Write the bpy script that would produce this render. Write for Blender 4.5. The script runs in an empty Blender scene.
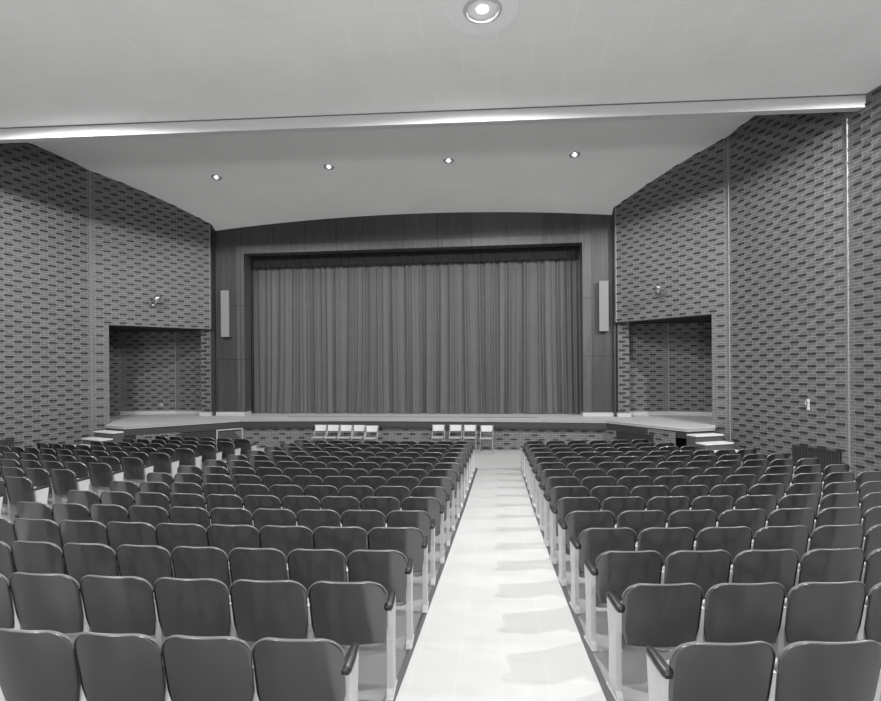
import bpy, bmesh, math, random
from mathutils import Vector, Matrix
random.seed(7)
C = bpy.context.scene.collection
XC = -3.0                      # centre line of the hall
EYE = 2.60
# ------------------------------------------------------------------ materials
def nt(name):
    m = bpy.data.materials.new(name); m.use_nodes = True
    n = m.node_tree; b = n.nodes['Principled BSDF']
    return m, n, b
def g(v): return (v, v*1.004, v*0.99, 1)
def plain(name, v, rough=.6, metal=0, coat=0, noise=0, scale=6, bump=0):
    m, n, b = nt(name)
    b.inputs['Base Color'].default_value = g(v)
    b.inputs['Roughness'].default_value = rough
    b.inputs['Metallic'].default_value = metal
    b.inputs['Coat Weight'].default_value = coat
    tc = n.nodes.new('ShaderNodeTexCoord'); nz = n.nodes.new('ShaderNodeTexNoise')
    nz.inputs['Scale'].default_value = scale; nz.inputs['Detail'].default_value = 5
    n.links.new(tc.outputs['Object'], nz.inputs['Vector'])
    r = n.nodes.new('ShaderNodeMapRange')
    r.inputs['To Min'].default_value = v*(1-noise); r.inputs['To Max'].default_value = v*(1+noise)
    n.links.new(nz.outputs['Fac'], r.inputs['Value'])
    n.links.new(r.outputs['Result'], b.inputs['Base Color'])
    if bump:
        bp = n.nodes.new('ShaderNodeBump'); bp.inputs['Strength'].default_value = bump
        bp.inputs['Distance'].default_value = .01
        n.links.new(nz.outputs['Fac'], bp.inputs['Height']); n.links.new(bp.outputs['Normal'], b.inputs['Normal'])
    return m
def brick_mat(name, lo, hi, mortar):
    m, n, b = nt(name)
    uv = n.nodes.new('ShaderNodeUVMap'); uv.uv_map = 'UVMap'
    br = n.nodes.new('ShaderNodeTexBrick')
    br.offset = .5; br.inputs['Scale'].default_value = 1
    br.inputs['Brick Width'].default_value = .2090; br.inputs['Row Height'].default_value = .0677
    br.inputs['Mortar Size'].default_value = .0065; br.inputs['Mortar Smooth'].default_value = .3
    br.inputs['Color1'].default_value = g(lo); br.inputs['Color2'].default_value = g(hi)
    br.inputs['Mortar'].default_value = g(mortar)
    n.links.new(uv.outputs['UV'], br.inputs['Vector'])
    nz = n.nodes.new('ShaderNodeTexNoise'); nz.inputs['Scale'].default_value = 3; nz.inputs['Detail'].default_value = 6
    n.links.new(uv.outputs['UV'], nz.inputs['Vector'])
    r = n.nodes.new('ShaderNodeMapRange'); r.inputs['To Min'].default_value = .9; r.inputs['To Max'].default_value = 1.1
    n.links.new(nz.outputs['Fac'], r.inputs['Value'])
    mx = n.nodes.new('ShaderNodeMix'); mx.data_type = 'RGBA'; mx.blend_type = 'MULTIPLY'; mx.inputs[0].default_value = 1
    n.links.new(br.outputs['Color'], mx.inputs[6]); n.links.new(r.outputs['Result'], mx.inputs[7])
    n.links.new(mx.outputs[2], b.inputs['Base Color'])
    b.inputs['Roughness'].default_value = .7
    bp = n.nodes.new('ShaderNodeBump'); bp.invert = True; bp.inputs['Distance'].default_value = .006; bp.inputs['Strength'].default_value = .6
    n.links.new(br.outputs['Fac'], bp.inputs['Height']); n.links.new(bp.outputs['Normal'], b.inputs['Normal'])
    return m
def wood_mat(name, lo, hi, step, x0, zjoints=(), seam=.25):
    m, n, b = nt(name); N = n.nodes; L = n.links
    tc = N.new('ShaderNodeTexCoord'); mp = N.new('ShaderNodeMapping')
    mp.inputs['Scale'].default_value = (9, 9, .5)
    L.new(tc.outputs['Object'], mp.inputs['Vector'])
    nz = N.new('ShaderNodeTexNoise'); nz.inputs['Scale'].default_value = 1.6; nz.inputs['Detail'].default_value = 8; nz.inputs['Distortion'].default_value = .6
    L.new(mp.outputs['Vector'], nz.inputs['Vector'])
    sp = N.new('ShaderNodeSeparateXYZ'); L.new(tc.outputs['Object'], sp.inputs[0])
    def math_(op, a, bb=None):
        q = N.new('ShaderNodeMath'); q.operation = op
        for i, s in enumerate((a, bb)):
            if s is None: continue
            if isinstance(s, (int, float)): q.inputs[i].default_value = s
            else: L.new(s, q.inputs[i])
        return q.outputs[0]
    t = math_('DIVIDE', math_('SUBTRACT', sp.outputs[0], x0), step)
    fl = math_('FLOOR', t); fr = math_('FRACT', t)
    wn = N.new('ShaderNodeTexWhiteNoise'); wn.noise_dimensions = '1D'; L.new(fl, wn.inputs['W'])
    v = math_('ADD', math_('MULTIPLY', nz.outputs['Fac'], .75), math_('MULTIPLY', wn.outputs['Value'], .25))
    r = N.new('ShaderNodeMapRange'); r.inputs['From Min'].default_value = .25; r.inputs['From Max'].default_value = .75
    r.inputs['To Min'].default_value = lo; r.inputs['To Max'].default_value = hi
    L.new(v, r.inputs['Value'])
    d = math_('ABSOLUTE', math_('SUBTRACT', fr, .5))
    ok = math_('LESS_THAN', d, .5-.011/step)
    for z in zjoints:
        ok = math_('MULTIPLY', ok, math_('GREATER_THAN', math_('ABSOLUTE', math_('SUBTRACT', sp.outputs[2], z)), .012))
    k = math_('ADD', math_('MULTIPLY', ok, 1-seam), seam)
    L.new(math_('MULTIPLY', r.outputs['Result'], k), b.inputs['Base Color'])
    b.inputs['Roughness'].default_value = .45
    return m
def tile_mat(name, v, rough, sx, sy, line, noise=.04, off=.5, ang=0):
    m, n, b = nt(name); N = n.nodes; L = n.links
    tc = N.new('ShaderNodeTexCoord'); mp = N.new('ShaderNodeMapping'); mp.inputs['Rotation'].default_value = (0, 0, ang)
    L.new(tc.outputs['Object'], mp.inputs['Vector'])
    br = N.new('ShaderNodeTexBrick'); br.offset = off; br.inputs['Scale'].default_value = 1
    br.inputs['Brick Width'].default_value = sx; br.inputs['Row Height'].default_value = sy
    br.inputs['Mortar Size'].default_value = .008; br.inputs['Mortar Smooth'].default_value = .2
    br.inputs['Color1'].default_value = g(v*(1-noise)); br.inputs['Color2'].default_value = g(v*(1+noise))
    br.inputs['Mortar'].default_value = g(line)
    L.new(mp.outputs['Vector'], br.inputs['Vector'])
    nz = N.new('ShaderNodeTexNoise'); nz.inputs['Scale'].default_value = .9; nz.inputs['Detail'].default_value = 6
    L.new(tc.outputs['Object'], nz.inputs['Vector'])
    r = N.new('ShaderNodeMapRange'); r.inputs['To Min'].default_value = .93; r.inputs['To Max'].default_value = 1.07
    L.new(nz.outputs['Fac'], r.inputs['Value'])
    mx = N.new('ShaderNodeMix'); mx.data_type = 'RGBA'; mx.blend_type = 'MULTIPLY'; mx.inputs[0].default_value = 1
    L.new(br.outputs['Color'], mx.inputs[6]); L.new(r.outputs['Result'], mx.inputs[7])
    L.new(mx.outputs[2], b.inputs['Base Color']); b.inputs['Roughness'].default_value = rough
    return m
def emit(name, s):
    m, n, b = nt(name); b.inputs['Base Color'].default_value = g(.9)
    b.inputs['Emission Color'].default_value = (1, 1, 1, 1); b.inputs['Emission Strength'].default_value = s
    return m
M = dict(
 brick=brick_mat('brick', .102, .128, .235), accent=plain('accent_brick', .022, .7, noise=.35, scale=9),  # projecting bricks coloured dark to stand for the shadows they cast
 cap=plain('mortar_joint', .22, .8, noise=.1),
 wood=wood_mat('wood_panelling', .024, .062, 1.14, -3.15, (4.84, 2.98), .35),
 frame=wood_mat('wood_frame', .042, .10, 1.14, -3.15, (4.84, 2.98), .35),
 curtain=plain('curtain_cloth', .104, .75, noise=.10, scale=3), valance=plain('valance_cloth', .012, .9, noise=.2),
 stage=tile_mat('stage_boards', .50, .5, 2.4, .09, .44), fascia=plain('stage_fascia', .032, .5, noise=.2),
 niche_trim=plain('base_trim', .45, .6, noise=.05),
 floor=plain('seating_floor', .22, .45, noise=.12, scale=1.5), aisle=tile_mat('aisle_tiles', .38, .6, .3048, .3048, .395, .012, 0),
 strip=plain('edge_strip', .06, .5),
 ceil_r=tile_mat('ceiling_tiles', .88, .85, 1.22, .90, .95, .006, .5, 0), ceil_f=tile_mat('plaster_ceiling', .90, .8, 6.5, .62, .89, .006, .5),
 white=plain('white_paint', .55, .6, noise=.03), plaster=plain('plaster_ring', .95, .7, noise=.03),
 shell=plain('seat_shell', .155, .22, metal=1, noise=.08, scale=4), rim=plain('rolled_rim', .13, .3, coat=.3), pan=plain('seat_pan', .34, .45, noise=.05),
 standard=plain('standard_paint', .42, .4, noise=.06), arm=plain('armrest_black', .012, .42, coat=.1),
 steel=plain('bright_steel', .55, .3, metal=.9), chrome=plain('chrome', .8, .15, metal=1),
 fwhite=plain('folding_white', .52, .5, noise=.02), fseat=plain('folding_seat', .36, .5), ftube=plain('folding_tube', .33, .4, metal=.5),
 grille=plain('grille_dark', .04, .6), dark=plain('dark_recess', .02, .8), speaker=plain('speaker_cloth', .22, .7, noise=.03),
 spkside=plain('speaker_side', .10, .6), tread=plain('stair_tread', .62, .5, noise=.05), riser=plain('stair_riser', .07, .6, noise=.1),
 lamp=emit('lamp_glow', 6), lamp2=emit('small_lamp_glow', 2.5), can=plain('can_dark', .25, .35, metal=.6),
)
# ------------------------------------------------------------------ helpers
class MB:
    def __init__(s): s.v = []; s.f = []; s.uv = []; s.mi = []
    def face(s, pts, uv=None, mi=0):
        i = len(s.v); s.v += [tuple(p) for p in pts]; s.f.append(tuple(range(i, i+len(pts))))
        s.uv.append(uv or [(0, 0)]*len(pts)); s.mi.append(mi)
    def mesh(s, vs, fs, mi=0):
        i = len(s.v); s.v += [tuple(p) for p in vs]
        for f in fs: s.f.append(tuple(k+i for k in f)); s.uv.append([(0, 0)]*len(f)); s.mi.append(mi)
    def box(s, x0, x1, y0, y1, z0, z1, mi=0, T=None):
        vs = [(x, y, z) for z in (z0, z1) for y in (y0, y1) for x in (x0, x1)]
        if T: vs = [T(*p) for p in vs]
        s.mesh(vs, [(0, 2, 3, 1), (4, 5, 7, 6), (0, 1, 5, 4), (2, 6, 7, 3), (0, 4, 6, 2), (1, 3, 7, 5)], mi)
    def prism(s, poly, z0, z1, mi=0):
        n = len(poly)
        vs = [(x, y, z0) for x, y in poly]+[(x, y, z1) for x, y in poly]
        s.mesh(vs, [tuple(range(n-1, -1, -1)), tuple(range(n, 2*n))]+[(i, (i+1) % n, n+(i+1) % n, n+i) for i in range(n)], mi)
    def tube(s, pts, r, k=8, mi=0):
        pts = [Vector(p) for p in pts]; rings = []
        for i, p in enumerate(pts):
            t = (pts[min(i+1, len(pts)-1)]-pts[max(i-1, 0)]).normalized()
            a = t.cross(Vector((0, 0, 1)));
            if a.length < .05: a = t.cross(Vector((1, 0, 0)))
            a.normalize(); b = t.cross(a)
            rings.append([p+r*(math.cos(q)*a+math.sin(q)*b) for q in [2*math.pi*j/k for j in range(k)]])
        vs = [v for R in rings for v in R]; fs = []
        for i in range(len(pts)-1):
            for j in range(k): fs.append((i*k+j, i*k+(j+1) % k, (i+1)*k+(j+1) % k, (i+1)*k+j))
        fs.append(tuple(range(k-1, -1, -1))); fs.append(tuple((len(pts)-1)*k+j for j in range(k)))
        s.mesh(vs, fs, mi)
    def lathe(s, prof, cx, cy, k=32, mi=0):        # prof: (r, z) list, open
        vs = [(cx+r*math.cos(2*math.pi*j/k), cy+r*math.sin(2*math.pi*j/k), z) for r, z in prof for j in range(k)]
        fs = [(i*k+j, i*k+(j+1) % k, (i+1)*k+(j+1) % k, (i+1)*k+j) for i in range(len(prof)-1) for j in range(k)]
        s.mesh(vs, fs, mi)
    def disc(s, cx, cy, z, r, k=32, mi=0):
        s.mesh([(cx+r*math.cos(2*math.pi*j/k), cy+r*math.sin(2*math.pi*j/k), z) for j in range(k)], [tuple(range(k))], mi)
    def build(s, name, mats, parent=None, smooth=False, bevel=0):
        me = bpy.data.meshes.new(name); me.from_pydata(s.v, [], s.f)
        ul = me.uv_layers.new(name='UVMap')
        k = 0
        for uvs in s.uv:
            for q in uvs: ul.data[k].uv = q; k += 1
        if not isinstance(mats, (list, tuple)): mats = [mats]
        for m in mats: me.materials.append(m)
        for p, i in zip(me.polygons, s.mi): p.material_index = i; p.use_smooth = smooth
        bm = bmesh.new(); bm.from_mesh(me); bmesh.ops.recalc_face_normals(bm, faces=bm.faces)
        if bevel:
            bmesh.ops.remove_doubles(bm, verts=bm.verts, dist=1e-5)
            bmesh.ops.bevel(bm, geom=[e for e in bm.edges if len(e.link_faces) == 2 and e.calc_face_angle(0) > .6], offset=bevel, segments=2, profile=.6, affect='EDGES')
        bm.to_mesh(me); bm.free()
        o = bpy.data.objects.new(name, me); C.objects.link(o)
        if parent: o.parent = parent
        return o
def tag(o, label=None, cat=None, group=None, kind=None):
    for k, v in (('label', label), ('category', cat), ('group', group), ('kind', kind)):
        if v: o[k] = v
    return o
def struct(o): o['kind'] = 'structure'; return o
def thing(name, label, cat, loc=(0, 0, 0), rz=0, group=None):
    o = bpy.data.objects.new(name, None); C.objects.link(o); o.empty_display_size = .1
    o.location = loc; o.rotation_euler = (0, 0, rz); return tag(o, label, cat, group)
def floor_z(y): return .048*max(0., 14.-y)+.055*min(max(0., y-14.), 2.)
def mir(x): return 2*XC-x
# ------------------------------------------------------------------ camera model (used for the camera and to drop far off-frame seats)
F, PX, PY, YAW, ROLL = 535., 438.5, 369., math.atan(61/535.), .0075
def proj(x, y, z):
    c, s = math.cos(YAW), math.sin(YAW); d = -s*x+c*y
    a = F*(c*x+s*y)/d; b = F*(z-EYE)/d
    return PX+a, PY-b, d
# ------------------------------------------------------------------ floor
mb = MB()
def fsurf(x0, x1, y0, y1, dz=0):
    ys = [y0]+([14.] if y0 < 14. < y1 else [])+[y1]
    for a, b in zip(ys, ys[1:]):
        mb.face([(x0, a, floor_z(a)+dz), (x1, a, floor_z(a)+dz), (x1, b, floor_z(b)+dz), (x0, b, floor_z(b)+dz)])
fsurf(-16, 10, -7, 14.0); fsurf(-16, 10, 14.0, 16.0); fsurf(-16, 10, 16.0, 20)
for a, b in ((-7, 14.), (14., 20)):
    mb.face([(-16, a, -.4), (10, a, -.4), (10, b, -.4), (-16, b, -.4)])
struct(mb.build('floor', M['floor']))
# aisle edges (x at y) measured along each side
LE_ = [(-3, -.70), (2.2, -.68), (3.0, -.67), (4.0, -.655), (6.0, -.63), (9.0, -.60), (14.0, -.58)]
RE_ = [(-3, .69), (2.2, .69), (3.0, .67), (4.0, .63), (6.0, .58), (9.0, .54), (14.0, .52)]
def ix(T, y):
    for (a, xa), (b, xb) in zip(T, T[1:]):
        if y <= b: return xa+(xb-xa)*(y-a)/(b-a)
    return T[-1][1]
def ribbon(name, L, R, ys, mat, h):
    m = MB(); z = lambda y: floor_z(y)
    for a, b in zip(ys, ys[1:]):
        l0, r0, l1, r1 = L(a), R(a), L(b), R(b)
        vs = [(l0, a, z(a)-.003), (r0, a, z(a)-.003), (r1, b, z(b)-.003), (l1, b, z(b)-.003), (l0, a, z(a)+h), (r0, a, z(a)+h), (r1, b, z(b)+h), (l1, b, z(b)+h)]
        m.mesh(vs, [(4, 5, 6, 7), (0, 4, 7, 3), (1, 2, 6, 5), (0, 1, 5, 4), (2, 3, 7, 6)])
    return struct(m.build(name, mat))
ys = [-3, 1, 2.2, 3, 4, 5, 6, 7.5, 9, 11, 12.5, 14.0]
ribbon('floor_aisle_centre', lambda y: ix(LE_, y), lambda y: ix(RE_, y), ys, M['aisle'], .006)
ribbon('trim_1', lambda y: ix(LE_, y)-.045, lambda y: ix(LE_, y), ys, M['strip'], .009)
ribbon('trim_2', lambda y: ix(RE_, y), lambda y: ix(RE_, y)+.045, ys, M['strip'], .009)
ribbon('floor_aisle_left', lambda y: mir(ix(RE_, y)), lambda y: -5.44, ys, M['aisle'], .006)
ribbon('trim_3', lambda y: -5.44, lambda y: -5.395, ys, M['strip'], .009)
ribbon('trim_4', lambda y: mir(ix(RE_, y))-.045, lambda y: mir(ix(RE_, y)), ys, M['strip'], .009)
m = MB()
def ff(poly, h):
    vs = [(x, y, floor_z(y)-.01) for x, y in poly]+[(x, y, floor_z(y)+h) for x, y in poly]; n = len(poly)
    m.mesh(vs, [tuple(range(n-1, -1, -1)), tuple(range(n, 2*n))]+[(i, (i+1) % n, n+(i+1) % n, n+i) for i in range(n)])
ff([(-10.6, 14.0), (4.6, 14.0), (4.1, 14.6), (3.1, 16.0), (-8.2, 16.0), (-10.1, 14.6)], .006)
ff([(-8.2, 16.0), (3.1, 16.0), (3.0, 16.3), (1.2, 16.42), (-2.5, 16.52), (-6.2, 16.42), (-8.1, 16.3)], .006)
struct(m.build('floor_front', M['aisle']))
# ------------------------------------------------------------------ brick walls with projecting bricks
BW, CH = .2090, .0677
def wall_strip(mb, plan, zlo, ztop, s0=0, proj_out=.018, holes=None, accents=True, side=1):
    """plan: points; zlo: value or function of (x,y); ztop: function; accents are real projecting bricks. side=+1: room lies to the left of travel."""
    s = s0
    for (ax, ay), (bx, by) in zip(plan, plan[1:]):
        Lg = math.hypot(bx-ax, by-ay); ux, uy = (bx-ax)/Lg, (by-ay)/Lg
        nx, ny = (-uy*side, ux*side)
        n = max(1, int(Lg/.35))
        zl = zlo if callable(zlo) else (lambda x, y: zlo)
        for i in range(n):
            t0, t1 = i/n*Lg, (i+1)/n*Lg
            p = [(ax+ux*t, ay+uy*t) for t in (t0, t1)]
            q0, q1 = zl(*p[0]), zl(*p[1]); h0, h1 = ztop(*p[0]), ztop(*p[1])
            mb.face([(*p[0], q0), (*p[1], q1), (*p[1], h1), (*p[0], h0)], [(s+t0, q0), (s+t1, q1), (s+t1, h1), (s+t0, h0)])
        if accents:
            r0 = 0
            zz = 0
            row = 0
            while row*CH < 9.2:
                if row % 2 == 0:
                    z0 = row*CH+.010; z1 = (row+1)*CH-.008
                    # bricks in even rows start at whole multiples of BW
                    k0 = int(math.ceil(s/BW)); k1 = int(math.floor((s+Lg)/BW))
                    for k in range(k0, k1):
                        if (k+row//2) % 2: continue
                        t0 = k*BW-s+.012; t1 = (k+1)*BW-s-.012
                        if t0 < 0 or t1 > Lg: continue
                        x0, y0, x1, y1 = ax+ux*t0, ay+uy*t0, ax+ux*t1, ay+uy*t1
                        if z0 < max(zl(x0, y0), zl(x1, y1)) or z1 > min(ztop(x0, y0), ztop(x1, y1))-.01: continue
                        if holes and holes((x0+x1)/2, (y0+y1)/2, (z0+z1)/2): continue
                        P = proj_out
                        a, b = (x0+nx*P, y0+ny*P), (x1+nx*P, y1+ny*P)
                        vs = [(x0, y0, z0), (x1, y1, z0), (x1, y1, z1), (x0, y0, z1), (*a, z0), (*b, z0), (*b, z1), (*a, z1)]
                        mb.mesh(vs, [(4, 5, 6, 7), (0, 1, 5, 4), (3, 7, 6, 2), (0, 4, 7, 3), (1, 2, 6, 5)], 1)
                row += 1
        s += Lg
    return s
def ceil_front(x, y):
    t = max(0., y-12.); dx = abs(x-XC)/6.6
    return 8.92-.0365*t*t-.30*(min(t, 5.6)/5.6)**4*dx*dx
RISE = .055
def skew(x): return 11.07+.048*(x+1.3)
def ceil_rear(x, y): return 7.96+RISE*(11.07-y)
def ctop(x, y): return 9.3 if y < 12 else ceil_front(x, y)+.1
def holes_niche(x, y, z): return False
E_, J_, K_, B_ = (3.65, 17.30), (5.66, 15.08), (5.965, 14.743), (7.12, 11.88)
REST = [(7.62, 9.9), (8.2, 6.5), (8.6, 2.0), (8.7, -6.8)]
LINT = 4.02
for name, sgn in (('wall_right', 1), ('wall_left', -1)):
    f = (lambda p: p) if sgn == 1 else (lambda p: (mir(p[0])-.17, p[1]))
    mb = MB(); side = sgn
    # travelling from the stage end towards the rear; the room lies to the right of travel on the right wall
    SD = -side
    s2 = wall_strip(mb, [f(E_), f(K_)], LINT, ctop, 0, side=SD)
    wall_strip(mb, [f(J_), f(K_)], 0, lambda x, y: LINT, math.hypot(E_[0]-J_[0], E_[1]-J_[1]), side=SD)
    s3 = wall_strip(mb, [f(K_), f(B_)], 0, ctop, s2, side=SD)
    wall_strip(mb, [f(p) for p in [B_]+REST], 0, ctop, s3, side=SD)
    # thickness: soffit of the hanging wall, its free end, the jamb reveal, and outer skin
    def off(p, d):   # push outward (away from room)
        ux, uy = (J_[0]-E_[0], J_[1]-E_[1]); l = math.hypot(ux, uy); ux, uy = ux/l, uy/l
        return (p[0]-uy*d, p[1]+ux*d)
    Eo, Jo = off(E_, .3), off(J_, .3)
    mb.face([(*f(E_), LINT), (*f(J_), LINT), (*f(Jo), LINT), (*f(Eo), LINT)], [(0, 0), (3, 0), (3, .06), (0, .06)])
    mb.face([(*f(Eo), LINT), (*f(Jo), LINT), (*f(Jo), 9), (*f(Eo), 9)], [(0, LINT), (3, LINT), (3, 9), (0, 9)])
    mb.face([(*f(E_), LINT), (*f(Eo), LINT), (*f(Eo), 9), (*f(E_), 9)], [(0, LINT), (.3, LINT), (.3, 9), (0, 9)])
    mb.face([(*f(J_), 0), (*f(Jo), 0), (*f(Jo), LINT), (*f(J_), LINT)], [(0, 0), (.3, 0), (.3, LINT), (0, LINT)])
    # alcove behind: back wall in two planes with a joint, end wall, ceiling
    N0, N1, N2, N3 = (3.60, 17.92), (5.45, 18.12), (7.3, 17.75), (7.3, 15.6)
    wall_strip(mb, [f(N0), f(N1)], 1.0, lambda x, y: LINT+.02, 0, side=SD)
    wall_strip(mb, [f(N1), f(N2)], 1.0, lambda x, y: LINT+.02, 1.86, side=SD)
    wall_strip(mb, [f(N2), f(N3)], 1.0, lambda x, y: LINT+.02, 3.8, side=SD)
    # pier carrying the free end
    P = [(3.72, 17.42), (4.06, 17.42), (4.06, 17.95), (3.72, 17.95)]
    s_ = 0
    for a, b in zip(P, P[1:]+P[:1]):
        l = math.hypot(b[0]-a[0], b[1]-a[1])
        mb.face([(*f(a), 1.0), (*f(b), 1.0), (*f(b), LINT+.05), (*f(a), LINT+.05)], [(s_, 1), (s_+l, 1), (s_+l, LINT), (s_, LINT)]); s_ += l
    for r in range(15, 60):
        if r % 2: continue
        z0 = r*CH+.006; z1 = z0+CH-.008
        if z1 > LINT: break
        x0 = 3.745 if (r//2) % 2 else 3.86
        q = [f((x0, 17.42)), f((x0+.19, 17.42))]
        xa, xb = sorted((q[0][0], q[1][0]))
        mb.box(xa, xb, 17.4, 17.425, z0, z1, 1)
    # expansion joints
    for p in (K_, B_):
        q = f(p); mb.box(q[0]-.012, q[0]+.012, q[1]-.03, q[1]+.01, 0.2, 8.9, 2)
    q = f(N1); mb.box(q[0]-.012, q[0]+.012, q[1]-.02, q[1]+.01, 1.1, LINT, 2)
    q = f(E_); mb.box(q[0]-.02, q[0]+.02, q[1]-.03, q[1]+.02, LINT, 7.8, 2)
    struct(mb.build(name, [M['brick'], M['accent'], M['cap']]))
    # alcove ceiling
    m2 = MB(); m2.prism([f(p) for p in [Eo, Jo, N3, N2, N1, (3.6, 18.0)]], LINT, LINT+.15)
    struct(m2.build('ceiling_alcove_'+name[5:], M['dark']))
    m2 = MB()
    for a, b in ((N0, N1), (N1, N2)):
        a, b = f(a), f(b)
        m2.mesh([(a[0], a[1]-.05, 1.04), (b[0], b[1]-.05, 1.04), (b[0], b[1]-.05, 1.17), (a[0], a[1]-.05, 1.17), (a[0], a[1]+.02, 1.17), (b[0], b[1]+.02, 1.17)], [(0, 1, 2, 3), (3, 2, 5, 4)])
    xa, xb = sorted((f((3.68, 0))[0], f((4.10, 0))[0]))
    m2.box(xa, xb, 17.36, 17.45, 1.04, 1.17)
    struct(m2.build('baseboard_'+name[5:], M['niche_trim']))
# rear wall and dark void behind
mb = MB(); wall_strip(mb, [(-15, -6.8), (9, -6.8)], 0, lambda x, y: 9.3, 0, accents=False)
struct(mb.build('wall_rear', M['brick']))
# ------------------------------------------------------------------ ceilings
mb = MB()
yy = [10.6, 11, 11.5]+[12+.35*i for i in range(18)]
xx = [-14.5+.5*i for i in range(47)]
idx = {}
for j, y in enumerate(yy):
    for i, x in enumerate(xx): idx[i, j] = len(mb.v); mb.v.append((x, y, ceil_front(x, y)))
for j in range(len(yy)-1):
    for i in range(len(xx)-1):
        mb.f.append((idx[i, j], idx[i+1, j], idx[i+1, j+1], idx[i, j+1])); mb.uv.append([(0, 0)]*4); mb.mi.append(0)
struct(mb.build('ceiling_front', M['ceil_f'], smooth=True))
mb = MB()
xs = [-15, -1.3, 9.5]
vs = []
for y in (-7, None):
    for x in (-15, 9.5):
        Y = -7 if y else skew(x); vs.append((x, Y, 7.96+RISE*((11.07-Y) if y else 0)))
mb.face([vs[0], vs[1], vs[3], vs[2]])
mb.face([(vs[0][0], -7, 9.4), (vs[1][0], -7, 9.4), (vs[3][0], vs[3][1], 9.0), (vs[2][0], vs[2][1], 9.0)])
mb.face([vs[2], vs[3], (vs[3][0], vs[3][1], 9.0), (vs[2][0], vs[2][1], 9.0)])
struct(mb.build('ceiling_rear', M['ceil_r']))
mb = MB()
a, b = (-15, skew(-15)), (9.5, skew(9.5))
T = lambda x, y, z: (x, skew(x)+y, z)
mb.box(-15, 9.5, -.02, .16, 7.71, 7.985, T=T); mb.box(-15, 9.5, .10, .5, 7.90, 7.97, T=T)
struct(mb.build('trim_5', M['white']))
mb = MB(); mb.box(-15, 9.5, -.035, -.018, 7.945, 7.962, T=T)
struct(mb.build('trim_6', M['spkside']))
# ------------------------------------------------------------------ stage
SZ = 1.05
L2, L1, R1, R2 = (-10.40, 13.80), (-8.15, 16.08), (3.08, 16.05), (4.62, 13.95)
RW, LW = (5.42, 14.28), (-11.25, 14.15)
mb = MB()
def arc(a, b, sag, n=14):
    return [(a[0]+(b[0]-a[0])*i/n, a[1]+(b[1]-a[1])*i/n+sag*4*(i/n)*(1-i/n)) for i in range(n+1)]
lip = arc(L1, R1, .28)
edge = [LW, L2]+lip+[R2, RW]
floorpoly = edge+[(5.75, 15.1), (5.95, 15.2), (7.35, 15.5), (7.35, 19.3), (-13.35, 19.3), (-13.35, 15.5), (-11.95, 15.2), (-11.75, 15.1)]
mb.prism(floorpoly, SZ-.06, SZ)
stage = struct(mb.build('floor_stage', M['stage']))
def band(poly, z0, z1, inset, thick, mat, name, uv=False):
    m = MB(); s = 0
    def offp(i):
        p = poly[i]; a = poly[max(0, i-1)]; b = poly[min(len(poly)-1, i+1)]
        ux, uy = b[0]-a[0], b[1]-a[1]; l = math.hypot(ux, uy); return (p[0]-uy/l*inset, p[1]+ux/l*inset)
    q = [offp(i) for i in range(len(poly))]
    return q
def skirt(poly, z0, z1, mat, name):
    m = MB(); s = 0
    for a, b in zip(poly, poly[1:]):
        l = math.hypot(b[0]-a[0], b[1]-a[1])
        m.face([(*a, z0), (*b, z0), (*b, z1), (*a, z1)], [(s, z0), (s+l, z0), (s+l, z1), (s, z1)]); s += l
    return struct(m.build(name, mat))
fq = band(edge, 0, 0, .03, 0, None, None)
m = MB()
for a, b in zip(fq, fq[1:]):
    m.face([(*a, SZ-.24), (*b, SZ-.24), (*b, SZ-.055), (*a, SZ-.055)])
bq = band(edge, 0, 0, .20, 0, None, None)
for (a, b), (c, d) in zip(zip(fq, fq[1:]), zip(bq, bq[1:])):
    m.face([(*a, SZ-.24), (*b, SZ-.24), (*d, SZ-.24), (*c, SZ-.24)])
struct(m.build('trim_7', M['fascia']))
# light nosing on the stage edge
m = MB()
for a, b in zip(edge, edge[1:]):
    m.face([(*a, SZ-.045), (*b, SZ-.045), (*b, SZ+.002), (*a, SZ+.002)])
struct(m.build('trim_8', M['niche_trim']))
# brick front of the stage
mb = MB()
wp = [(-10.22, 14.05), (-8.10, 16.28)]+arc((-8.10, 16.28), (3.03, 16.25), .27)[1:-1]+[(3.03, 16.25), (4.44, 14.2)]
wall_strip(mb, wp, -.02, lambda x, y: SZ-.1, 0, side=-1, proj_out=.015)
struct(mb.build('wall_stage_front', [M['brick'], M['accent'], M['cap']]))
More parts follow.
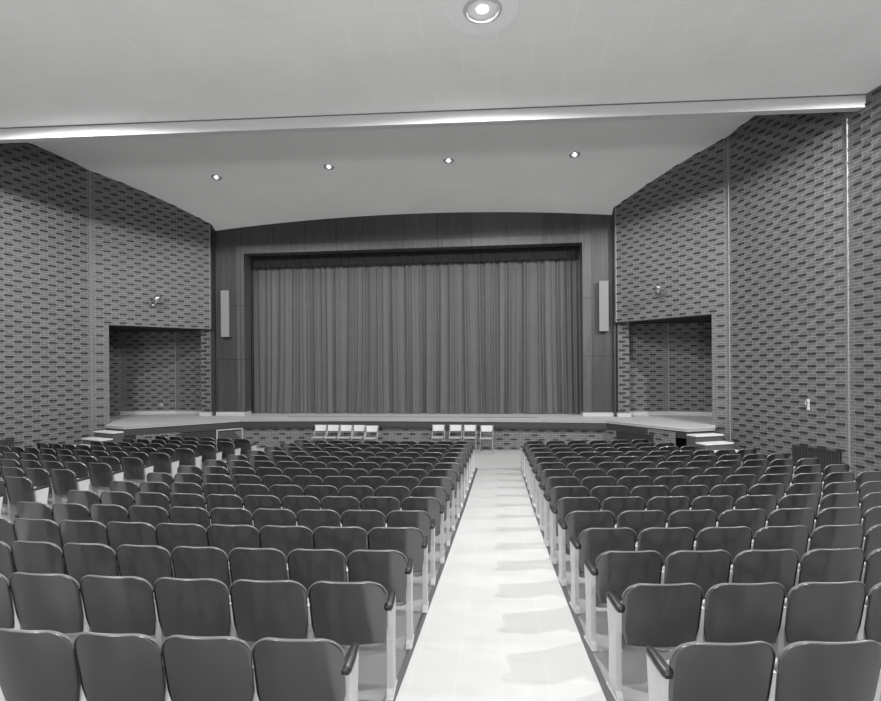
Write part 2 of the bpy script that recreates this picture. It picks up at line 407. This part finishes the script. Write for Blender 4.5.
# dark doorways in the two angled wings
def lerp(a, b, t): return (a[0]+(b[0]-a[0])*t, a[1]+(b[1]-a[1])*t)
for nm, a, b, t0, t1, lab in (('under_stage_hatch', wp[-2], wp[-1], .22, .72, 'dark hatch in the angled brick stage front beside the right steps'),
                         ('under_stage_hatch', wp[1], wp[0], .16, .62, 'dark hatch in the angled brick stage front beside the left steps')):
    p, q = lerp(a, b, t0), lerp(a, b, t1)
    ux, uy = q[0]-p[0], q[1]-p[1]; l = math.hypot(ux, uy); ux, uy = ux/l, uy/l
    sg = -1 if a is wp[-2] else 1
    nx, ny = (uy, -ux)
    if ny > 0: nx, ny = -nx, -ny
    root = thing(nm, lab, 'hatch', (p[0], p[1], 0), math.atan2(uy, ux))
    sy = 1 if (-math.sin(math.atan2(uy, ux))*nx+math.cos(math.atan2(uy, ux))*ny) > 0 else -1
    m = MB(); m.box(0, l, min(0, sy*.03), max(0, sy*.03), .02, SZ-.25); m.build('door_panel', M['dark'], root)
    m = MB()
    for x in (0, l-.04): m.box(x, x+.04, min(0, sy*.05), max(0, sy*.05), .0, SZ-.24)
    m.box(.04, l-.04, min(0, sy*.05), max(0, sy*.05), SZ-.27, SZ-.24)
    m.build('hatch_frame', M['fascia'], root)
    m = MB(); m.tube([(l*.85, sy*.05, .45), (l*.85, sy*.07, .5), (l*.85, sy*.05, .55)], .01); m.build('handle', M['steel'], root)
# framed recess with a dark slanted cover in the left part of the stage front
t = thing('wall_recess', 'light framed recess with dark slanted cover, left part of brick stage front', 'wall recess', (-8.55, 15.93, .0), math.radians(30))
m = MB(); fr = .035
t.location = (lerp(wp[1], wp[0], .02)[0]+.0, lerp(wp[1], wp[0], .02)[1]-.02, 0)
ang = math.atan2(wp[1][1]-wp[0][1], wp[1][0]-wp[0][0]); t.rotation_euler = (0, 0, ang)
W_ = .82
m.box(-W_, 0, -.05, .0, .74, .78); m.box(-W_, 0, -.05, .0, .18, .22); m.box(-W_, -W_+.04, -.05, 0, .22, .74); m.box(-.04, 0, -.05, 0, .22, .74)
m.build('frame', M['pan'], t)
m = MB(); m.prism([(-W_+.06, 0), (-.06, 0), (-.06, 0.001), (-W_+.06, .001)], .23, .24)
m = MB()
pl = [(-W_+.06, .24), (-.08, .24), (-.08, .48), (-.30, .70), (-W_+.06, .71)]
vs = [(x, -.035, z) for x, z in pl]+[(x, -.005, z) for x, z in pl]
m.mesh(vs, [tuple(range(5)), tuple(range(9, 4, -1))]+[(i, (i+1) % 5, 5+(i+1) % 5, 5+i) for i in range(5)])
m.build('cover', M['grille'], t)
# footlight trough line on the stage floor
m = MB(); m.box(-7.0, 1.15, 17.05, 17.13, SZ+.001, SZ+.006)
tag(m.build('footlight_cover', M['fascia']), 'long dark footlight cover strip set in the stage floor before the curtain', 'footlight strip')
# steps both sides
def steps(label, P0, P1, nrm, n=5, rise=.165, run=.30):
    t = thing('stage_steps', label, 'steps', (0, 0, 0))
    ux, uy = nrm
    for k in range(n):
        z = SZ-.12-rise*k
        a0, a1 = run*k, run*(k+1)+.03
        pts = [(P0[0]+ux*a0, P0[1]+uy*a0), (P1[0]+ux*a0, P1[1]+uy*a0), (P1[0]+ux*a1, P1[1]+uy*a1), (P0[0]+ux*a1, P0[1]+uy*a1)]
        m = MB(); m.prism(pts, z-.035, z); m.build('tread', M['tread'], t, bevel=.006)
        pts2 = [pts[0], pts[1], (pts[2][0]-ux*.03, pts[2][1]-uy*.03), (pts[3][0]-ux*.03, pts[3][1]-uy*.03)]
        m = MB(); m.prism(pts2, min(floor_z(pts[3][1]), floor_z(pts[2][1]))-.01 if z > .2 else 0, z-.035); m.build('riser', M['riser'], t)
    return t
steps('light treaded steps with dark risers at the right end of the stage', R2, (5.38, 14.27), (.396, -.918))
steps('light treaded steps with dark risers at the left end of the stage', (-11.22, 14.13), L2, (-.396, -.918))
# ------------------------------------------------------------------ proscenium
OX0, OX1, OZ = -8.72, 2.66, 6.62
mb = MB(); Y0, Y1 = 17.60, 18.05
mb.box(-9.95, OX0-.27, Y0, Y0+.25, SZ, 7.9); mb.box(OX1+.27, 3.72, Y0, Y0+.25, SZ, 7.9)
mb.box(OX0-.27, OX1+.27, Y0, Y0+.25, OZ+.26, 8.2)
struct(mb.build('wall_proscenium', M['wood']))
mb = MB()
mb.box(OX0-.27, OX0, Y0-.05, Y1, SZ+.12, OZ+.26); mb.box(OX1, OX1+.27, Y0-.05, Y1, SZ+.12, OZ+.26)
mb.box(OX0, OX1, Y0-.05, Y1, OZ, OZ+.26)
struct(mb.build('trim_9', M['frame']))
mb = MB(); mb.box(-9.95, OX0-.24, Y0-.06, Y0+.02, SZ, SZ+.12); mb.box(OX1-.02, 3.70, Y0-.06, Y0+.02, SZ, SZ+.12)
mb.box(OX0-.27, OX0-.0, Y0-.08, Y1, SZ, SZ+.12); mb.box(OX1, OX1+.27, Y0-.08, Y1, SZ, SZ+.12)
struct(mb.build('baseboard_back', M['niche_trim']))
# dark return panels between brick and wood
for x0, x1 in ((-9.83, -9.77), (3.60, 3.66)):
    m = MB(); m.box(x0, x1, 17.32, 17.62, LINT, 7.9); m.box(x0, x1, 17.45, 17.62, SZ, LINT); struct(m.build('trim_10', M['fascia']))
# back of stage box
m = MB(); m.box(-13.4, 7.4, 19.3, 19.4, 0, 9.3); struct(m.build('wall_back', M['dark']))
# curtain
def drape(x0, x1, y, z0, z1, n, amp, nz, mat, name, seed, flare=0, scallop=0):
    rnd = random.Random(seed)
    ph = [rnd.uniform(0, 6.28) for _ in range(6)]; m = MB()
    fr_ = [9.5, 15.3, 24.7, 4.1, 37.0]
    am = [.24, .34, .40, .2, .30]
    def Y(x, t):
        v = sum(a*math.sin(f_*x+p+.35*math.sin(1.3*x+p*2)*(1-t)) for a, f_, p in zip(am, fr_, ph))
        return y+amp*v*(.75+.5*(1-t))-flare*(1-t)**4*(.5+.5*math.sin(4.1*x+ph[2]))
    for j in range(nz+1):
        t = j/nz
        for i in range(n+1):
            x = x0+(x1-x0)*i/n
            xs = x+.05*(1-t)*math.sin(2.3*x+ph[1])*(1-t)
            zb = z0+scallop*abs(math.sin(x*math.pi/.23))*(j == 0)
            m.v.append((min(max(xs, x0), x1), Y(x, t), zb if j == 0 else z0+(z1-z0)*t))
    for j in range(nz):
        for i in range(n):
            a = j*(n+1)+i; m.f.append((a, a+1, a+n+2, a+n+1)); m.uv.append([(0, 0)]*4); m.mi.append(0)
    o = m.build(name, mat, smooth=True)
    return o
c = drape(OX0-.2, OX1+.2, 18.5, SZ+.015, 6.7, 1400, .085, 14, M['curtain'], 'stage_curtain', 3, .10)
tag(c, 'tall grey pleated stage curtain closing the whole proscenium opening', 'curtain')
c = drape(OX0, OX1, 18.25, 6.22, 6.95, 700, .03, 3, M['valance'], 'curtain_valance', 5, 0, .05)  # black sheet added for the shade under the head of the opening
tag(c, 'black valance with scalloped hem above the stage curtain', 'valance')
# column speakers
for x, w, lab in ((-9.33, .28, 'light slim column loudspeaker on the wood panel left of the curtain'), (3.29, .28, 'light slim column loudspeaker on the wood panel right of the curtain')):
    t = thing('column_speaker', lab, 'speaker', (x, 17.6, 3.76), 0, None)
    m = MB(); m.box(-w/2, w/2, -.20, -.0, 0, 1.58); m.build('cabinet', M['spkside'], t, bevel=.008)
    m = MB(); m.box(-w/2-.005, w/2+.005, -.23, -.195, -.005, 1.585); m.build('grille', M['speaker'], t, bevel=.006)
    m = MB()
    for z in (.25, 1.3): m.box(-.04, .04, -.01, .0, z, z+.06)
    m.build('bracket', M['steel'], t)
# small fittings on the brick
def wall_fit(name, lab, cat, loc, rz, fn):
    t = thing(name, lab, cat, loc, rz); fn(t); return t
def spot_fn(t):
    m = MB(); m.lathe([(0, 0), (.05, 0), (.05, .02), (0, .02)], 0, 0, 16); o = m.build('mounting_plate', M['chrome'], t); o.rotation_euler = (math.radians(90), 0, 0)
    m = MB(); m.tube([(0, -.02, 0), (0, -.10, .02), (.03, -.16, .08)], .012); m.build('arm', M['chrome'], t)
    m = MB(); m.lathe([(.0, -.10), (.045, -.10), (.06, .08), (.05, .08), (.0, .04)], 0, 0, 18); o = m.build('lamp_head', M['chrome'], t, smooth=True); o.location = (.03, -.20, .05); o.rotation_euler = (.5, .5, 0)
def along(p, q, t): return (p[0]+(q[0]-p[0])*t, p[1]+(q[1]-p[1])*t)
angR = math.atan2(J_[1]-E_[1], J_[0]-E_[0])
p = along(E_, J_, .54)
wall_fit('wall_spotlight', 'small chrome spotlight on the brick above the right alcove', 'wall light', (p[0]-.005, p[1]-.005, 4.75), angR, spot_fn).scale = (1.7, 1.7, 1.7)
p = along(E_, J_, .60); p = (mir(p[0])-.17, p[1])
wall_fit('wall_spotlight', 'small chrome spotlight on the brick above the left alcove', 'wall light', (p[0]+.005, p[1]-.005, 4.78), -angR, spot_fn).scale = (1.7, 1.7, 1.7)
def br_fn(t):
    m = MB(); m.box(-.03, .03, -.02, 0, -.12, .12); m.build('plate', M['white'], t, bevel=.004)
    m = MB(); m.tube([(0, -.02, .06), (0, -.08, .08), (0, -.09, .0)], .012); m.build('hook', M['steel'], t)
angB = math.atan2(B_[1]-K_[1], B_[0]-K_[0]); p = along(K_, B_, .72)
wall_fit('wall_bracket', 'small pale bracket on the right brick wall above the air grille', 'bracket', (p[0]-.01, p[1], 1.75), angB, br_fn)
def out_fn(t):
    m = MB(); m.box(-.06, .06, -.015, 0, -.05, .05); m.build('cover_plate', M['white'], t, bevel=.004)
    m = MB(); m.box(-.02, .02, -.02, -.01, -.03, .03); m.build('socket', M['grille'], t)
wall_fit('power_outlet', 'pale socket plate low on the back wall of the left alcove', 'outlet', (-12.1, 18.0, 1.38), 0, out_fn)
# air grilles low in the side walls
def grille(lab, p, q, z0, z1):
    a = math.atan2(q[1]-p[1], q[0]-p[0]); l = math.hypot(q[0]-p[0], q[1]-p[1])
    t = thing('air_grille', lab, 'vent', (p[0], p[1], 0), a)
    m = MB(); m.box(0, l, -.045, -.025, z0, z1); m.build('backing', M['dark'], t)
    m = MB()
    for x0, x1, a0, a1 in ((0, l, z1-.03, z1), (0, l, z0, z0+.03), (0, .03, z0, z1), (l-.03, l, z0, z1)): m.box(x0, x1, -.06, -.02, a0, a1)
    m.build('frame', M['fascia'], t)
    m = MB(); k = int(l/.06)
    for i in range(1, k): m.box(i*l/k-.006, i*l/k+.006, -.055, -.04, z0+.03, z1-.03)
    m.build('louvre_bars', M['grille'], t)
p, q = along(K_, B_, .60), along(K_, B_, .955)
grille('dark air grille low in the right brick wall behind the seat rows', p, q, .22, .82)
grille('dark air grille low in the left brick wall behind the seat rows', (mir(q[0])-.12, q[1]-.3), (mir(p[0])-.12+.05, p[1]-.2-.1), .22, .85)
# ------------------------------------------------------------------ lamps
def big_lamp(x, y, label, watts):
    z = ceil_rear(x, y)
    t = thing('ceiling_downlight', label, 'ceiling light', (x, y, z), 0, 'large round downlights in the rear ceiling')
    t.rotation_euler = (-math.atan(RISE), 0, 0)
    m = MB(); m.lathe([(.30, -.004), (.56, -.004), (.585, .02)], 0, 0, 56); m.lathe([(.30, -.004), (.30, .01)], 0, 0, 56); m.build('plaster_ring', M['plaster'], t)
    m = MB(); m.lathe([(.235, .0), (.24, -.02), (.27, -.025), (.30, -.006)], 0, 0, 48); m.build('trim_ring', M['white'], t, smooth=True)
    m = MB(); m.lathe([(.24, -.005), (.18, .06), (.10, .09), (0, .09)], 0, 0, 40); rf = m.build('reflector', M['can'], t, smooth=True)
    m = MB(); m.lathe([(.0, -.012), (.07, -.008), (.10, .02), (.10, .05), (0, .05)], 0, 0, 32); lp = m.build('lamp', M['lamp'], rf, smooth=True)
    ld = bpy.data.lights.new('downlight_beam', 'SPOT'); ld.energy = watts; ld.spot_size = math.radians(174); ld.spot_blend = .12; ld.shadow_soft_size = .12
    lo = bpy.data.objects.new('downlight_beam', ld); lo.location = (x, y, z-.05); C.objects.link(lo)
WATTS = dict(a=1500, b=350, c=110)
place = {-7.3: 'left', -.22: 'centre', 6.4: 'right'}
for y, wt, rn in ((8.25, 'a', 'front row'), (3.2, 'b', 'second row'), (-2.0, 'c', 'rear row')):
    for x, pn in place.items():
        if wt == 'a' and abs(x) > 1: x *= 1.22
        big_lamp(x, y, 'large round recessed downlight in the rear ceiling, %s, %s' % (rn, pn), WATTS[wt]*({'centre': .75, 'left': .66, 'right': 1.2}[pn] if wt == 'a' else 1))
def ray(u, v):
    a = (u-PX); b = (PY-v); cr, sr = math.cos(ROLL), math.sin(ROLL)
    A = (a*cr+b*sr)/F; B = (-a*sr+b*cr)/F; c, s = math.cos(YAW), math.sin(YAW)
    return Vector((A*c-s, A*s+c, B))
for X, nm in ((-8.5, 'leftmost of the four'), (-4.92, 'second from the left'), (-1.40, 'third from the left'), (2.12, 'rightmost of the four')):
    Yp = 15.38 if X < -7 else 15.2
    z = ceil_front(X, Yp); dz = (ceil_front(X, Yp+.1)-z)/.1
    t = thing('small_downlight', 'small chrome recessed downlight in the front ceiling, '+nm, 'ceiling light', (X, Yp, z), 0, 'small downlights in the front ceiling')
    t.rotation_euler = (math.atan(dz), 0, 0)
    m = MB(); m.lathe([(.10, -.0), (.105, -.015), (.14, -.016), (.155, .0)], 0, 0, 28); m.build('trim_ring', M['chrome'], t, smooth=True)
    m = MB(); m.lathe([(.10, -.002), (.09, .04), (0, .05)], 0, 0, 24); rf = m.build('reflector', M['can'], t, smooth=True)
    m = MB(); m.lathe([(0, -.03), (.03, -.025), (.045, 0), (.04, .03)], 0, 0, 20); m.build('lamp', M['lamp2'], rf, smooth=True)
    ld = bpy.data.lights.new('small_beam', 'SPOT'); ld.energy = 60; ld.spot_size = math.radians(120); ld.spot_blend = .5; ld.shadow_soft_size = .08
    lo = bpy.data.objects.new('small_beam', ld); lo.location = (X, Yp, z-.06); C.objects.link(lo)
for x in (-5.5, 1.0):
    ld = bpy.data.lights.new('house_flood', 'POINT'); ld.energy = 650; ld.shadow_soft_size = .5  # unseen fill light added behind the camera to brighten the ceilings
    lo = bpy.data.objects.new('house_flood', ld); lo.location = (x, -4.6, 4.0); C.objects.link(lo)
# ------------------------------------------------------------------ auditorium chairs
def sheet(w, zb, zt, thick, rc, nx=14, nz=14):
    m = MB(); H = zt-zb
    lv = [1-(1-j/nz)**1.0 for j in range(nz+1)]
    zs = [zb+H*t for t in lv]
    zs = [zb+.02*H, zb+.25*H, zb+.5*H, zt-rc]+[zt-rc+rc*math.sin(math.pi/2*k/7) for k in range(1, 8)]
    zs = [zb]+zs
    def hw(z):
        base = w/2-.012*((zt-z)/H)
        if z > zt-rc:
            q = (z-(zt-rc))/rc; return base-rc*1.15*(1-math.sqrt(max(0, 1-q*q)))
        if z < zb+.02: return base-.02
        return base
    def pos(s, z, o):
        x = s*hw(z); y = .20*(zt-z)+(.85*x*x if abs(x) < .19 else .85*.19**2+.323*(abs(x)-.19))+o
        return (x, y, z)
    nr = len(zs)
    for o in (0, thick):
        for z in zs:
            for i in range(nx+1):
                s = -1+2*i/nx; s = math.sin(s*math.pi/2)*.5+s*.5
                m.v.append(pos(s, z, o))
    def I(l, r, i): return l*nr*(nx+1)+r*(nx+1)+i
    def q(*f): m.f.append(f); m.uv.append([(0, 0)]*len(f)); m.mi.append(0)
    for r in range(nr-1):
        for i in range(nx):
            q(I(0, r, i), I(0, r, i+1), I(0, r+1, i+1), I(0, r+1, i)); q(I(1, r, i), I(1, r+1, i), I(1, r+1, i+1), I(1, r, i+1))
        q(I(0, r, 0), I(0, r+1, 0), I(1, r+1, 0), I(1, r, 0)); q(I(0, r, nx), I(1, r, nx), I(1, r+1, nx), I(0, r+1, nx))
    for i in range(nx):
        q(I(0, 0, i), I(1, 0, i), I(1, 0, i+1), I(0, 0, i+1)); q(I(0, nr-1, i), I(0, nr-1, i+1), I(1, nr-1, i+1), I(1, nr-1, i))
    return m
def seat_mb(w):
    # tipped-up seat: a slightly dished pan standing almost upright just in front of the backrest
    m = MB(); n = 8; k = 8; z0, z1 = .265, .60
    def hw(z):
        r = .05; d = min(z-z0, z1-z)
        return w/2-(r-math.sqrt(max(0, r*r-(r-d)**2)) if d < r else 0)
    for o in (0, .045):
        for j in range(k+1):
            t = .5-.5*math.cos(math.pi*j/k); z = z0+(z1-z0)*t
            for i in range(n+1):
                q = -1+2*i/n; x = q*hw(z)
                m.v.append((x, .215-.05*t+.10*(1-t)**4*.2+o+(.012*(1-q*q) if o else 0), z))
    def I(l, j, i): return l*(k+1)*(n+1)+j*(n+1)+i
    def q(*f): m.f.append(f); m.uv.append([(0, 0)]*len(f)); m.mi.append(0)
    for j in range(k):
        for i in range(n):
            q(I(0, j, i), I(0, j+1, i), I(0, j+1, i+1), I(0, j, i+1)); q(I(1, j, i), I(1, j, i+1), I(1, j+1, i+1), I(1, j+1, i))
        q(I(0, j, 0), I(1, j, 0), I(1, j+1, 0), I(0, j+1, 0)); q(I(0, j, n), I(0, j+1, n), I(1, j+1, n), I(1, j, n))
    for i in range(n):
        q(I(0, 0, i), I(0, 0, i+1), I(1, 0, i+1), I(1, 0, i)); q(I(0, k, i), I(1, k, i), I(1, k, i+1), I(0, k, i+1))
    return m
def standard_mb():
    m = MB(); hw = .019
    prof = [(.10, 0), (.30, 0), (.29, .03), (.27, .06), (.26, .30), (.30, .585), (.10, .585), (.13, .40), (.13, .06), (.11, .03)]
    k = len(prof)
    vs = [(-hw, y, z) for y, z in prof]+[(hw, y, z) for y, z in prof]
    m.mesh(vs, [tuple(range(k)), tuple(range(2*k-1, k-1, -1))]+[(i, (i+1) % k, k+(i+1) % k, k+i) for i in range(k)])
    m.box(-.024, .024, .09, .31, 0, .012)
    return m
def arm_mb():
    m = MB(); w = .027; n = 10
    pts = []
    for j in range(n+1):
        t = j/n; y = .07+.24*t; hwid = w*(.82+.18*math.sin(math.pi*min(1, t*1.2+.1))) if 0 < j < n else w*.62
        pts.append((y, hwid, .600+.006*math.sin(t*2.6)))
    vs = []
    for y, h, z in pts: vs += [(-h, y, z-.022), (h, y, z-.022), (h*1.05, y, z-.002), (h*.7, y, z+.010), (-h*.7, y, z+.010), (-h*1.05, y, z-.002)]
    fs = [(6*j+i, 6*j+(i+1) % 6, 6*j+6+(i+1) % 6, 6*j+6+i) for j in range(n) for i in range(6)]+[(5, 4, 3, 2, 1, 0), tuple(6*n+i for i in range(6))]
    m.mesh(vs, fs); return m
SRC = {}
def make_src(pitch, key):
    b = sheet(pitch-.008, .355, .77, .018, .105).build('backrest', M['shell'], smooth=True)
    s = seat_mb(pitch-.045).build('seat', M['pan'], smooth=True)
    st = standard_mb().build('standard', M['standard']); ar = arm_mb().build('armrest', M['arm'], smooth=True)
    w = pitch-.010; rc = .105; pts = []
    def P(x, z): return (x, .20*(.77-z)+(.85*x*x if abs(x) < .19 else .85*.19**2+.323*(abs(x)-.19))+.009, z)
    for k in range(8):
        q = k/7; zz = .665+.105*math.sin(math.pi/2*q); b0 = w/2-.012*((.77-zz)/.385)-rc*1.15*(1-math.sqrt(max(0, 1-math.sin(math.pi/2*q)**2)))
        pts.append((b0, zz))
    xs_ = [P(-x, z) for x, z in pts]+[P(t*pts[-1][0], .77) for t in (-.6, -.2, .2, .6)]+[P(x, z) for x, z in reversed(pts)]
    rmb = MB(); rmb.tube(xs_, .0075, 6); rm = rmb.build('top_rim', M['rim'], smooth=True)  # tube added along the back's top to draw the overhead highlight line
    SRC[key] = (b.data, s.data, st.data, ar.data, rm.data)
    for o in (b, s, st, ar, rm): bpy.data.objects.remove(o)
make_src(.462, 'c'); make_src(.508, 's')
ORD = ['first', 'second', 'third', 'fourth', 'fifth', 'sixth', 'seventh', 'eighth', 'ninth', 'tenth', 'eleventh', 'twelfth', 'thirteenth', 'fourteenth', 'fifteenth']
CY = 36.5
YC = [2.42, 3.19, 3.87, 4.55, 5.23, 5.93, 6.64, 7.41, 8.18, 8.97, 9.77, 10.6, 11.45, 12.32, 13.2]
count = 0
def chair(x, y, rz, key, label, group, left_std, right_std, pitch, end=0):
    global count
    root = bpy.data.objects.new('auditorium_chair', None); C.objects.link(root); root.empty_display_size = .1
    root.location = (x, y, floor_z(y)); root.rotation_euler = (0, 0, rz); tag(root, label, 'chair', group)
    b, s, st, ar, rm = SRC[key]
    def part(nm, data, dx=0):
        o = bpy.data.objects.new(nm, data); C.objects.link(o); o.parent = root; o.location = (dx, 0, 0); return o
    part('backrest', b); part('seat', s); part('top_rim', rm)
    for sx, on in ((-1, left_std), (1, right_std)):
        if on:
            sd = part('standard', st, sx*pitch/2)
            if end == sx:
                a = part('armrest', ar); a.parent = sd
    count += 1
def vis(x, y):
    u, v, d = proj(x, y, floor_z(y)+.77)
    if d < .8: return False
    return -45 < u < 925 and v < 760
CR = [-.97, -.95, -.92, -.91, -.91, -.89, -.89, -.89, -.88, -.88, -.88, -.88, -.88, -.88, -.88]
RF = [1.05, 1.0, .96, .935, .90, .88, .87, .867, .867, .86, .85, .84, .84, .84, .85]
REND = {10: (5.40, 10), 11: (5.16, 10), 12: (4.22, 8), 13: (3.93, 7), 14: (3.55, 6)}
for i in range(15):
    r = math.hypot(2.1, CY-YC[i])
    rowname = ORD[14-i]
    def at(x):
        dx = x-XC; y = CY-math.sqrt(r*r-dx*dx); return y, math.asin(dx/r)
    # centre block, counted from the bright aisle
    xr = CR[i]; xl = -5.06; P = (xr-xl)/9; nc = 10; key = 'c'
    if i in (1, 3): P = {1: .508, 3: .492}[i]; nc = 9; key = 's'
    for k in range(nc):
        x = xr-k*P; y, a = at(x)
        if not vis(x, y): continue
        chair(x, y, a, key, 'grey auditorium chair, centre block, %s row from stage, %s from the bright aisle' % (rowname, ORD[k]), 'chairs of the centre seating block', True, k == 0, P, {0: 1, nc-1: -1}.get(k, 0))
    # right block
    xe, n = REND.get(i, (5.52, 10))
    x0 = RF[i]
    if i < 7: xe = x0+4.62
    P = (xe-x0)/(n-1)
    for k in range(n+(1 if i < 6 else 0)):
        x = x0+k*P; y, a = at(x)
        if not vis(x, y): continue
        chair(x, y, a, 's', 'grey auditorium chair, right block, %s row from stage, %s from the bright aisle' % (rowname, ORD[k]), 'chairs of the right seating block', k == 0, True, P, {0: -1, n-1: 1}.get(k, 0))
    # left block (mirror)
    if i >= 4:
        for k in range(n):
            x = mir(x0+k*P)+.05; y, a = at(x)
            if not vis(x, y): continue
            chair(x, y, a, 's', 'grey auditorium chair, far left block, %s row from stage, %s from left aisle' % (rowname, ORD[k]), 'chairs of the left seating block', True, k == 0, P, {0: 1, n-1: -1}.get(k, 0))
print('CHAIRS', count)
# ------------------------------------------------------------------ folding chairs by the stage
def folding(x, y, label, rz):
    t = thing('folding_chair', label, 'chair', (x, y, floor_z(y)), rz, 'folding chairs along the stage front')
    m = MB(); n = 8
    vs = []
    for o in (0, .014):
        for z in (.61, .79):
            for i in range(n+1):
                s = -1+2*i/n; vs.append((s*(.175 if z > .7 else .155), .17+.02*(1-s*s)+o+(z-.6)*.18, z))
    k = n+1; fs = []
    for i in range(n):
        fs += [(i, i+1, k+i+1, k+i), (2*k+i, 3*k+i, 3*k+i+1, 2*k+i+1), (i, 2*k+i, 2*k+i+1, i+1), (k+i, k+i+1, 3*k+i+1, 3*k+i)]
    fs += [(0, k, 3*k, 2*k), (n, 2*k+n, 3*k+n, k+n)]
    m.mesh(vs, fs); m.build('backrest', M['fwhite'], t)
    m = MB(); m.box(-.17, .17, -.20, .16, .425, .45); m.build('seat', M['fseat'], t, bevel=.01)
    for s in (-1, 1):
        m = MB(); m.tube([(s*.185, .235, .80), (s*.185, .19, .60), (s*.185, -.06, .22), (s*.185, -.22, .0)], .012); m.build('leg', M['ftube'], t, smooth=True)
        m = MB(); m.tube([(s*.162, -.17, .43), (s*.162, .05, .22), (s*.162, .24, .0)], .011); m.build('leg', M['ftube'], t, smooth=True)
    m = MB(); m.tube([(-.185, -.17, .07), (.185, -.17, .07)], .009); m.tube([(-.162, .2, .06), (.162, .2, .06)], .009); m.build('stretcher', M['ftube'], t)
fx = [-5.52, -5.12, -4.70, -4.30, -3.87, -1.86, -1.34, -.90, -.40]
fl = ['leftmost of the five left of centre', 'second of the five left of centre', 'middle one of the five left of centre', 'fourth of the five left of centre', 'rightmost of the five left of centre',
      'leftmost of the four near the bright aisle', 'second of the four near the bright aisle', 'third of the four near the bright aisle', 'rightmost, standing at the head of the bright aisle']
for x, l in zip(fx, fl):
    folding(x, (15.86 if x < -3 else 15.98) if x < -.6 and abs(x+3.87) > .1 else (15.76 if x < -3 else 15.9), 'white backed folding chair, '+l, random.uniform(-.05, .05))
# ------------------------------------------------------------------ camera, world, view
cam = bpy.data.cameras.new('camera'); co = bpy.data.objects.new('camera', cam); C.objects.link(co)
cam.sensor_fit = 'HORIZONTAL'; cam.sensor_width = 36; cam.lens = F/881*36
cam.clip_start = .05; cam.clip_end = 200
cr, sr = math.cos(ROLL), math.sin(ROLL)
# shift so the level axis falls at (PX, PY); the roll turns about that axis
dx, dy = 440.5-PX, PY-350.5
cam.shift_x = dx/881; cam.shift_y = dy/881
fw = Vector((-math.sin(YAW), math.cos(YAW), 0)); rt = Vector((math.cos(YAW), math.sin(YAW), 0)); up = Vector((0, 0, 1))
# content turned counter-clockwise by ROLL = camera turned clockwise
r2 = rt*cr-up*sr*1.0; u2 = up*cr+rt*sr*1.0
R = Matrix((r2, u2, -fw)).transposed()
co.matrix_world = Matrix.Translation((0, 0, EYE)) @ R.to_4x4()
bpy.context.scene.camera = co
w = bpy.data.worlds.new('world'); bpy.context.scene.world = w; w.use_nodes = True
w.node_tree.nodes['Background'].inputs[0].default_value = (1, 1, 1, 1); w.node_tree.nodes['Background'].inputs[1].default_value = .05
vs_ = bpy.context.scene.view_settings
vs_.view_transform = 'Standard'; vs_.look = 'None'; vs_.gamma = 1; vs_.use_curve_mapping = False; vs_.exposure = 1.0
